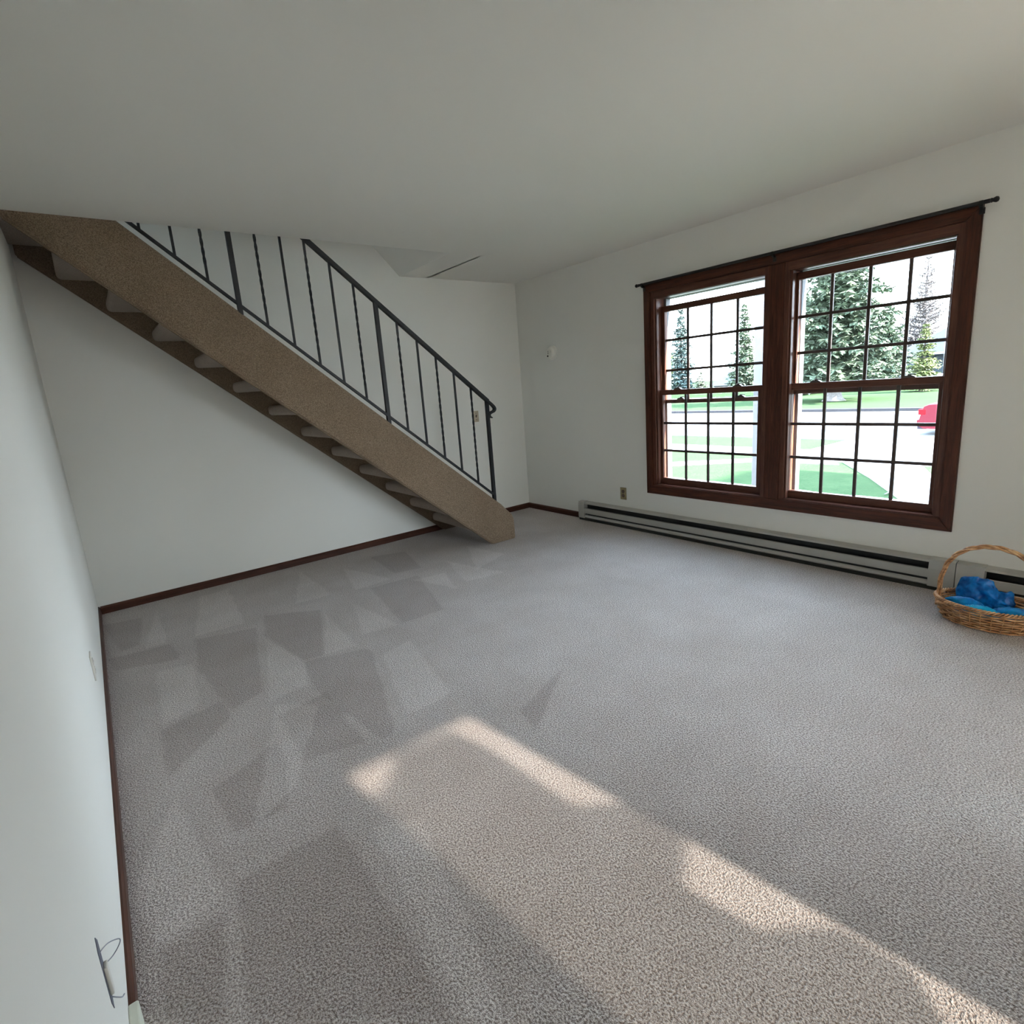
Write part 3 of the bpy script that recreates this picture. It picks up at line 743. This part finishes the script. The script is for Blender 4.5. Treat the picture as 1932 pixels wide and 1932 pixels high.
# blue plastic inside
def bag():
    t = thing('plastic_bag', (3.735, -4.09, 0.02), 'crumpled translucent blue plastic bag standing in the wicker basket', 'bag')
    ny, nz = 46, 26; y0, y1 = -3.972, -4.205
    def top(y):
        u = (y0-y)/(y0-y1)
        pts = [(0, .165), (.04, .198), (.12, .208), (.3, .214), (.5, .216), (.60, .208), (.66, .178), (.72, .158), (.80, .163), (.90, .172), (.96, .160), (1, .110)]
        for (a, b_), (c, d) in zip(pts, pts[1:]):
            if u <= c: return b_+(d-b_)*(u-a)/(c-a+1e-9)
        return .11
    bm = bmesh.new(); F = []; B = []
    for j in range(nz+1):
        rf = []; rb = []
        for i in range(ny+1):
            y = y0+(y1-y0)*i/ny; z = 0.022+(top(y)-0.022)*j/nz
            e = min(1, math.sin(math.pi*min(1, max(0, i/ny)))*2.2)*min(1, (1-j/nz)*3.5+0.12)
            q = noise.noise(Vector((y*30, z*30, 1.3)))*0.022+noise.noise(Vector((y*75, z*85, 4.0)))*0.010
            yy = y+noise.noise(Vector((z*40, y*20, 9)))*0.006; lean = 0.035*(z-0.02)/0.19
            q2 = noise.noise(Vector((y*28, z*24, 7.7)))*0.012
            rf.append(bm.verts.new((3.708+lean-0.030*e-0.001+q, yy, z)))
            rb.append(bm.verts.new((3.708+lean+0.014*e+0.001+q2 + (q-q2)*(0.0 if e > .4 else 1), yy, z)))
        F.append(rf); B.append(rb)
    for j in range(nz):
        for i in range(ny):
            bm.faces.new((F[j][i], F[j][i+1], F[j+1][i+1], F[j+1][i])); bm.faces.new((B[j][i], B[j+1][i], B[j+1][i+1], B[j][i+1]))
    for j in range(nz):
        bm.faces.new((F[j][0], F[j+1][0], B[j+1][0], B[j][0])); bm.faces.new((F[j][ny], B[j][ny], B[j+1][ny], F[j+1][ny]))
    for i in range(ny):
        bm.faces.new((F[nz][i], F[nz][i+1], B[nz][i+1], B[nz][i])); bm.faces.new((F[0][i], B[0][i], B[0][i+1], F[0][i+1]))
    obj('film', bm, 'blue_film', t, True, 70)
bag()
def shoe_cover(a, b_, hw, hh, mat, label, seed):
    A, B = Vector(a), Vector(b_); c = (A+B)/2
    t = thing('shoe_cover', (c.x, c.y, 0.02), label, 'shoe cover', 'blue shoe covers in the basket')
    d = (B-A); L_ = d.length; d.normalize(); s = d.cross(Vector((0, 0, 1))).normalized(); u = s.cross(d)
    bm = bmesh.new(); NU, NV = 26, 28; rings = []
    for i in range(NU+1):
        w = i/NU; prof = (math.sin(math.pi*min(max(w, 0.015), 0.985)))**0.55*(0.78+0.35*w)
        ring = []
        for k in range(NV):
            th = 2*math.pi*k/NV
            wr = 1+0.16*noise.noise(Vector((w*7+seed, math.cos(th)*2, math.sin(th)*2)))+0.06*noise.noise(Vector((w*24+seed, math.cos(th)*5, math.sin(th)*5)))
            cc, ss = math.cos(th), math.sin(th)
            cc = math.copysign(abs(cc)**0.8, cc)
            ring.append(bm.verts.new(A+d*L_*w+s*cc*hw*prof*wr+u*ss*hh*prof*wr))
        rings.append(ring)
    for P, Q in zip(rings, rings[1:]):
        for k in range(NV): bm.faces.new((P[k], P[(k+1) % NV], Q[(k+1) % NV], Q[k]))
    bm.faces.new(rings[0][::-1]); bm.faces.new(rings[-1])
    obj('pouch', bm, mat, t, True)
    # gathered elastic edge along the top
    bm = bmesh.new()
    pts = [A+d*L_*(0.12+0.76*k/40)+u*(hh*0.96*(math.sin(math.pi*(0.12+0.76*k/40))**0.55)*(0.78+0.35*(0.12+0.76*k/40)))+s*0.004*math.sin(k*2.1)-u*0.001 for k in range(41)]
    tube(bm, pts, 0.0032, 6); obj('elastic_edge', bm, mat, t, True)
shoe_cover((3.640, -3.945, 0.098), (3.645, -4.105, 0.092), 0.028, 0.033, 'blue_cover', 'mid-blue shoe cover at the left end of the basket', 1.0)
shoe_cover((3.586, -4.020, 0.088), (3.586, -4.180, 0.084), 0.024, 0.034, 'sky_blue_cover', 'bright sky-blue shoe cover against the front rim of the basket', 5.0)
shoe_cover((3.645, -4.135, 0.086), (3.660, -4.290, 0.088), 0.038, 0.032, 'blue_cover', 'deep-blue shoe cover at the right end of the basket', 9.0)

# ------------------------------------------------------------------ outdoors
G = -1.2
def slab(name, pts, z0, z1, mat, parent=None):
    bm = bmesh.new(); prism(bm, pts, 'z', z0, z1); return obj(name, bm, mat, parent)
struct(slab('lawn', [(W+T+.0, -60), (130, -60), (130, 120), (W+T, 120)], G-0.4, G, 'grass'))['label'] = 'front lawn and far verge'
struct(slab('back_lawn', [(-60, -60), (W+T, -60), (W+T, YR-.2), (-60, YR-.2)], G-0.4, G, 'grass'))
struct(slab('road', [(20.0, -60), (31.0, -60), (31.0, 110), (20.0, 110)], G, G+0.02, 'asphalt'))['label'] = 'pale cracked asphalt street'
struct(slab('kerb', [(31.0, -60), (31.35, -60), (31.35, 110), (31.0, 110)], G, G+0.16, 'kerb_grey'))['label'] = 'kerb on the far side of the street'
sdw = struct(slab('sidewalk', [(15.8, -60), (17.4, -60), (17.4, 110), (15.8, 110)], G, G+0.03, 'concrete')); sdw['label'] = 'concrete sidewalk along the street'
drv = struct(slab('driveway', [(8.6, -3.4), (11.7, -1.36), (13.69, -0.16), (15.53, 1.09), (15.6, 2.2), (17.5, 2.7), (20.2, 2.6), (20.2, -6), (17.4, -3.0), (15.64, -0.57), (13.4, -1.50), (10.6, -4.2)], G, G+0.034, 'concrete'))
drv['label'] = 'concrete driveway and front walk'
box('expansion_joint', 12.0, 13.6, -1.02, -0.99, G+0.034, G+0.038, 'joint_grey', drv)
fw = struct(slab('front_walk', [(13.0, 4.9), (13.55, 5.2), (15.15, 3.42), (15.55, 2.6), (15.55, 1.3), (15.1, 1.0), (15.0, 2.3), (14.75, 3.1)], G, G+0.030, 'concrete')); fw['label'] = 'narrow curving walk across the lawn'

# a wing of the house beyond the frame; it shades the near lawn
wing = thing('house_wing', (10.5, -10.5, G), 'grey-sided wing of the house beyond the window', 'building')
box('wall', 9.0, 14.9, -14.5, -7.2, G, 5.0, 'grey_siding', wing)
bm = bmesh.new(); prism(bm, [(-15.0, 5.0), (-6.8, 5.0), (-10.85, 8.6)], 'x', 8.6, 15.2); obj('roof', bm, 'blue_roof', wing)

pp = thing('porch_post', (5.37, -2.05, G), 'square white porch post standing outside the left window', 'post')
box('shaft', 5.30, 5.44, -2.115, -1.975, G+0.12, 2.9, 'white_paint_out', pp, 0.006)
box('base_block', 5.275, 5.465, -2.14, -1.95, G, G+0.14, 'white_paint_out', pp, 0.006)
box('cap_block', 5.275, 5.465, -2.14, -1.95, 2.80, 2.92, 'white_paint_out', pp, 0.006)
box('beam', 5.28, 5.46, -7.2, 1.0, 2.92, 3.10, 'white_paint_out', pp)

# trees --------------------------------------------------------------
def conifer(name, loc, Hh, R, mat, bark, label, seed, dens=1.0, z_first=0.12, spray=0.34, levels=26, group='trees across the street', droop=0.25, wr=0.34):
    rnd = random.Random(seed); base = Vector(loc)
    t = thing(name, loc, label, 'tree', group)
    bm = bmesh.new(); r0 = 0.026*Hh
    hs_ = [0, 0.012, 0.03, 0.06, 0.1, 0.2, 0.35, 0.5, 0.65, 0.8, 0.9, 1.0]; fl_ = [1.75, 1.3, 1.08, 1.0]+[1.0]*8
    pts = [base+Vector((0, 0, Hh*q)) for q in hs_]
    tube(bm, pts, [r0*fl_[k]*(1-0.97*q)+0.01 for k, q in enumerate(hs_)], 10); obj('trunk', bm, bark, t, True)
    verts = []; faces = []; bm2 = bmesh.new()
    def quad(p, d, n, l, w):
        i = len(verts); sd_ = d.cross(n).normalized()*w*0.5
        verts.extend([p-sd_*0.6, p+sd_*0.6, p+d*l*0.55+sd_, p+d*l, p+d*l*0.55-sd_])
        faces.append((i, i+1, i+2, i+3, i+4))
    for lv in range(levels):
        f = (lv+rnd.random()*0.6)/levels; h = z_first*Hh+(0.985-z_first)*Hh*f
        Lb = R*(1-f)**0.85*(0.75+0.45*rnd.random())+0.12
        nb = max(4, int((9-4*f)*dens)); a0 = rnd.random()*6.28
        for kb in range(nb):
            if rnd.random() > 0.92*min(1, dens+.2): continue
            az = a0+2*math.pi*kb/nb+rnd.uniform(-.25, .25); L1 = Lb*rnd.uniform(0.65, 1.1)
            d = Vector((math.cos(az), math.sin(az), 0)); up0 = 0.30*f+0.05
            ctr = [base+Vector((0, 0, h))+d*L1*s_+Vector((0, 0, L1*(up0*s_-droop*s_*s_+0.12*s_**3))) for s_ in (0, .25, .5, .75, 1)]
            bk_ = 2.6 if wr < 0.2 else 1.0
            tube(bm2, ctr, [bk_*r_ for r_ in (0.010*L1+0.008, 0.008*L1+.006, 0.006*L1+.004, 0.004*L1+.003, 0.004)], 4)
            ns = int((6+L1*9)*dens)
            for q in range(ns):
                s_ = 0.12+0.88*(q+rnd.random())/ns; i0 = min(3, int(s_*4)); fr = s_*4-i0
                p = ctr[i0].lerp(ctr[i0+1], fr); side = 1 if q % 2 else -1
                tang = (ctr[i0+1]-ctr[i0]).normalized(); perp = tang.cross(Vector((0, 0, 1))).normalized()*side
                for w_ in range(2):
                    dd = (tang*rnd.uniform(0.25, .9)+perp*rnd.uniform(.4, 1)+Vector((0, 0, rnd.uniform(-.85, .45)))).normalized()
                    ll = spray*(0.55+0.6*rnd.random())*(1.15-0.5*s_)*(0.6+0.4*min(1, L1/R*1.5))
                    nn = (Vector((rnd.uniform(-.6, .6), rnd.uniform(-.6, .6), 1))).normalized()
                    quad(p, dd, nn, ll, ll*wr)
    obj('branches', bm2, bark, t, True)['kind'] = 'stuff'
    me = bpy.data.meshes.new('foliage'); me.from_pydata([v-base for v in verts], [], faces); me.update(); me.materials.append(MATS[mat])
    o_ = bpy.data.objects.new('foliage', me); COL.objects.link(o_); o_.parent = t; o_['kind'] = 'stuff'
    return t
conifer('spruce_tree', (40.1, 11.15, G), 15.5, 3.5, 'needles_green', 'pale_bark', 'large green spruce tree across the street, filling the right window', 3, 1.5, 0.10, 0.66, 46)
conifer('spruce_tree', (50.0, 17.3, G), 7.3, 2.6, 'needles_blue', 'bark', 'shorter blue-green spruce beside the large spruce on its left', 5, 1.1, 0.05, 0.6, 24)
conifer('spruce_tree', (52.0, 12.3, G), 6.6, 2.3, 'needles_green', 'bark', 'mid-height green spruce to the right of the large spruce', 11, 1.1, 0.06, 0.6, 24)
conifer('spruce_tree', (48.0, 8.55, G), 4.7, 1.15, 'needles_lime', 'bark', 'small lime-tipped spruce in front of the blue-grey house', 17, 1.2, 0.05, 0.36, 20)
conifer('larch_tree', (78.0, 17.2, G), 13.6, 3.4, 'twig_brown', 'twig_brown', 'tall bare larch tree rising behind the blue-grey house', 23, 1.0, 0.12, 0.9, 36, droop=-0.10, wr=0.10)
conifer('spruce_tree', (62.0, 38.0, G), 10.9, 2.1, 'needles_blue', 'bark', 'narrow blue-green spruce seen at the left edge of the left window', 29, 1.0, 0.06, 0.7, 28)
conifer('spruce_tree', (62.0, 29.6, G), 9.9, 1.9, 'needles_green', 'bark', 'narrow spruce seen beside the porch post in the left window', 31, 1.0, 0.06, 0.7, 28)
conifer('spruce_tree', (60.0, 33.9, G), 2.6, 0.9, 'needles_far', 'bark', 'very small spruce by the distant low house', 37, 0.9, 0.05, 0.45, 12)

# bare shrubs / deciduous crowns behind
def twiggy(loc, Hh, R, label, seed, mat='twig_brown', n=420):
    rnd = random.Random(seed); base = Vector(loc); t = thing('bare_tree', loc, label, 'tree', 'bare trees in the distance')
    bm = bmesh.new(); tube(bm, [base, base+Vector((0, 0, Hh*.45))], [0.14, 0.08], 6); obj('trunk', bm, 'twig_brown', t)
    bm = bmesh.new()
    for k in range(n):
        a = rnd.uniform(0, 6.28); el = rnd.uniform(0.2, 1.45); r1 = R*rnd.uniform(.5, 1.0)
        p0 = base+Vector((0, 0, Hh*rnd.uniform(.12, .55)))
        p2 = base+Vector((math.cos(a)*math.cos(el)*r1, math.sin(a)*math.cos(el)*r1, Hh*.35+math.sin(el)*Hh*.62*rnd.uniform(.6, 1)))
        p1 = p0.lerp(p2, .5)+Vector((rnd.uniform(-.2, .2), rnd.uniform(-.2, .2), rnd.uniform(-.1, .3)))
        tube(bm, [p0, p1, p2], [0.03, 0.018, 0.006], 3)
    obj('twigs', bm, mat, t)['kind'] = 'stuff'
twiggy((90, 15.8, G), 9.2, 5.2, 'brownish bare tree crown behind the blue-grey house', 41, n=700)
twiggy((90, 23.5, G), 7.8, 4.0, 'bare tree crown to the left of the blue-grey house', 43, n=380)
twiggy((72, 47.0, G), 8.0, 4.2, 'pale bare tree at the far left of the left window', 47, 'needles_lime', 420)

# houses
hs = thing('house', (64, 8.0, G), 'blue-grey house with a sloping roof behind the small spruce', 'building')
box('wall', 58.4, 70, -3.0, 13.0, G-0.3, 1.50, 'blue_siding', hs)
bm = bmesh.new()
zr, ze = 3.55, 1.45
e = [(57.6, 13.6), (70.8, 13.6), (70.8, -3.6), (57.6, -3.6)]; r1, r2 = (60.5, 10.4), (64.5, 10.4)
vv = [bm.verts.new((x, y, ze)) for x, y in e]+[bm.verts.new((61.2, 10.6, zr)), bm.verts.new((61.2, -1.5, zr)), bm.verts.new((67.0, 10.6, zr)), bm.verts.new((67.0, -1.5, zr))]
for f in ((0, 3, 5, 4), (0, 4, 6, 1), (1, 6, 7, 2), (2, 7, 5, 3), (4, 5, 7, 6), (3, 2, 1, 0)): bm.faces.new([vv[k] for k in f])
obj('roof', bm, 'blue_roof', hs)
wn = box('window', 58.33, 58.42, 11.9, 12.7, -0.5, 0.9, 'white_vinyl', hs); box('pane', 58.29, 58.34, 11.98, 12.62, -0.42, 0.82, 'dark_pane', wn)
box('fascia', 57.56, 57.64, -3.6, 13.6, ze-0.16, ze+0.02, 'white_paint_out', hs)

h2 = thing('house', (70, 33, G), 'low pale house with a blue roof strip, seen in the left window', 'building')
box('wall', 66.2, 76, 24.0, 36.0, G-.4, -0.55, 'grey_siding', h2)
bm = bmesh.new(); prism(bm, [(65.6, -0.60), (77, -0.60), (71.3, 1.1)], 'y', 23.4, 36.5); obj('roof', bm, 'blue_roof', h2)
for yy in (27.0, 30.5, 33.5):
    w_ = box('window', 66.12, 66.22, yy-0.5, yy+0.5, -1.3, -0.7, 'white_vinyl', h2); box('pane', 66.08, 66.13, yy-0.44, yy+0.44, -1.25, -0.75, 'dark_pane', w_)

# cars
def sedan(loc, body, label, L_=4.5, Wd=1.75, detail=True, flip=1, group=None):
    """car along y; rear at +y (loc is rear-bumper centre on the road)"""
    t = thing('car', loc, label, 'car', group); x0, y0, z0 = loc
    prof = [(0.0, .30), (-.01, .52), (.05, .78), (.10, .93), (.22, .985), (.75, 1.03), (1.25, 1.36), (1.55, 1.42), (2.35, 1.42), (2.65, 1.36), (3.25, .98), (4.2, .80), (4.42, .62), (4.46, .36), (4.35, .22), (3.95, .20), (3.20, .20), (1.2, .20), (.55, .20), (.12, .22)]
    bm = bmesh.new(); sc = L_/4.46
    rows = []
    for sx_ in (-1, -0.94, -0.6, 0, 0.6, 0.94, 1):
        row = []
        for (d, z) in prof:
            tuck = 0.0
            if z > 1.0: tuck = (z-1.0)*0.42
            xx = sx_*(Wd/2-tuck); inset = 0.05*sx_**4
            dd = d*sc; mid = L_/2
            dd = mid+(dd-mid)*(1-0.018*abs(sx_)**3)
            zz = z-(0.02 if abs(sx_) == 1 and z > 0.5 else 0)
            row.append(bm.verts.new((x0+xx, y0-flip*dd, z0+zz)))
        rows.append(row)
    n = len(prof)
    for A, B in zip(rows, rows[1:]):
        for k in range(n): bm.faces.new((A[k], A[(k+1) % n], B[(k+1) % n], B[k]))
    bm.faces.new(rows[0]); bm.faces.new(rows[-1][::-1])
    bd = obj('body', bm, body, t, True, 32)
    def Y(d): return y0-flip*d*sc
    # side windows and rear window, slightly proud
    for s in (-1, 1):
        bm = bmesh.new(); q = []
        for d, z in ((1.02, 1.06), (1.32, 1.33), (2.40, 1.34), (3.02, 1.04)):
            q.append((d, z))
        A = [bm.verts.new((x0+s*(Wd/2-(z-1.0)*0.42+0.008), Y(d), z0+z)) for d, z in q]; B = [bm.verts.new((x0+s*(Wd/2-(z-1.0)*0.42-0.03), Y(d), z0+z)) for d, z in q]
        bm.faces.new(A); bm.faces.new(B[::-1])
        for k in range(4): bm.faces.new((A[k], B[k], B[(k+1) % 4], A[(k+1) % 4]))
        obj('side_window', bm, 'car_glass', t)
    bm = bmesh.new(); A = [(-.58, .80, 1.075), (.58, .80, 1.075), (.52, 1.22, 1.36), (-.52, 1.22, 1.36)]
    P = [bm.verts.new((x0+a, Y(d)+flip*0.012, z0+z+0.008)) for a, d, z in A]; Q = [bm.verts.new((x0+a, Y(d)-flip*0.03, z0+z-0.03)) for a, d, z in A]
    bm.faces.new(P); bm.faces.new(Q[::-1])
    for k in range(4): bm.faces.new((P[k], Q[k], Q[(k+1) % 4], P[(k+1) % 4]))
    obj('rear_window', bm, 'car_glass', t)
    bm = bmesh.new(); bx(bm, x0-Wd/2+.02, x0+Wd/2-.02, Y(-.035), Y(.12), z0+.30, z0+.50, 0.03, 3); obj('rear_bumper', bm, body, t, True, 40)
    bm = bmesh.new(); bx(bm, x0-Wd/2+.03, x0+Wd/2-.03, Y(-.015), Y(.25), z0+.20, z0+.31, 0.02, 2); obj('bumper_skirt', bm, 'car_trim', t)
    for s in (-1, 1):
        bm = bmesh.new(); bx(bm, x0+s*(Wd/2+.006), x0+s*(Wd/2-.36), Y(-.004), Y(.20), z0+.66, z0+.84, 0.02, 2); obj('tail_light', bm, 'tail_light', t)
    for d in (0.85, 3.55):
        for s in (-1, 1):
            bm = bmesh.new(); lathe(bm, [(0.20, 0.0), (0.31, 0.005), (0.33, 0.05), (0.33, 0.16), (0.30, 0.20)], (0, 0, 0), 'x', 24)
            for v in bm.verts: v.co = Vector((x0+s*(Wd/2-0.19)+s*v.co.x*1.0, Y(d)+v.co.y, z0+0.33+v.co.z))
            obj('wheel', bm, 'tyre', t, True, 40)
    return t
sedan((22.45, 1.25, G+0.02), 'car_red', 'red car parked on the street, its rear end visible at the right', detail=True)
sedan((55.0, 19.4, G), 'car_maroon', 'distant maroon car beside the far lawn, left of the spruce trunk', group='parked cars in the distance')
sedan((56.5, 13.4, G), 'car_white', 'distant pale car parked before the blue-grey house', group='parked cars in the distance')
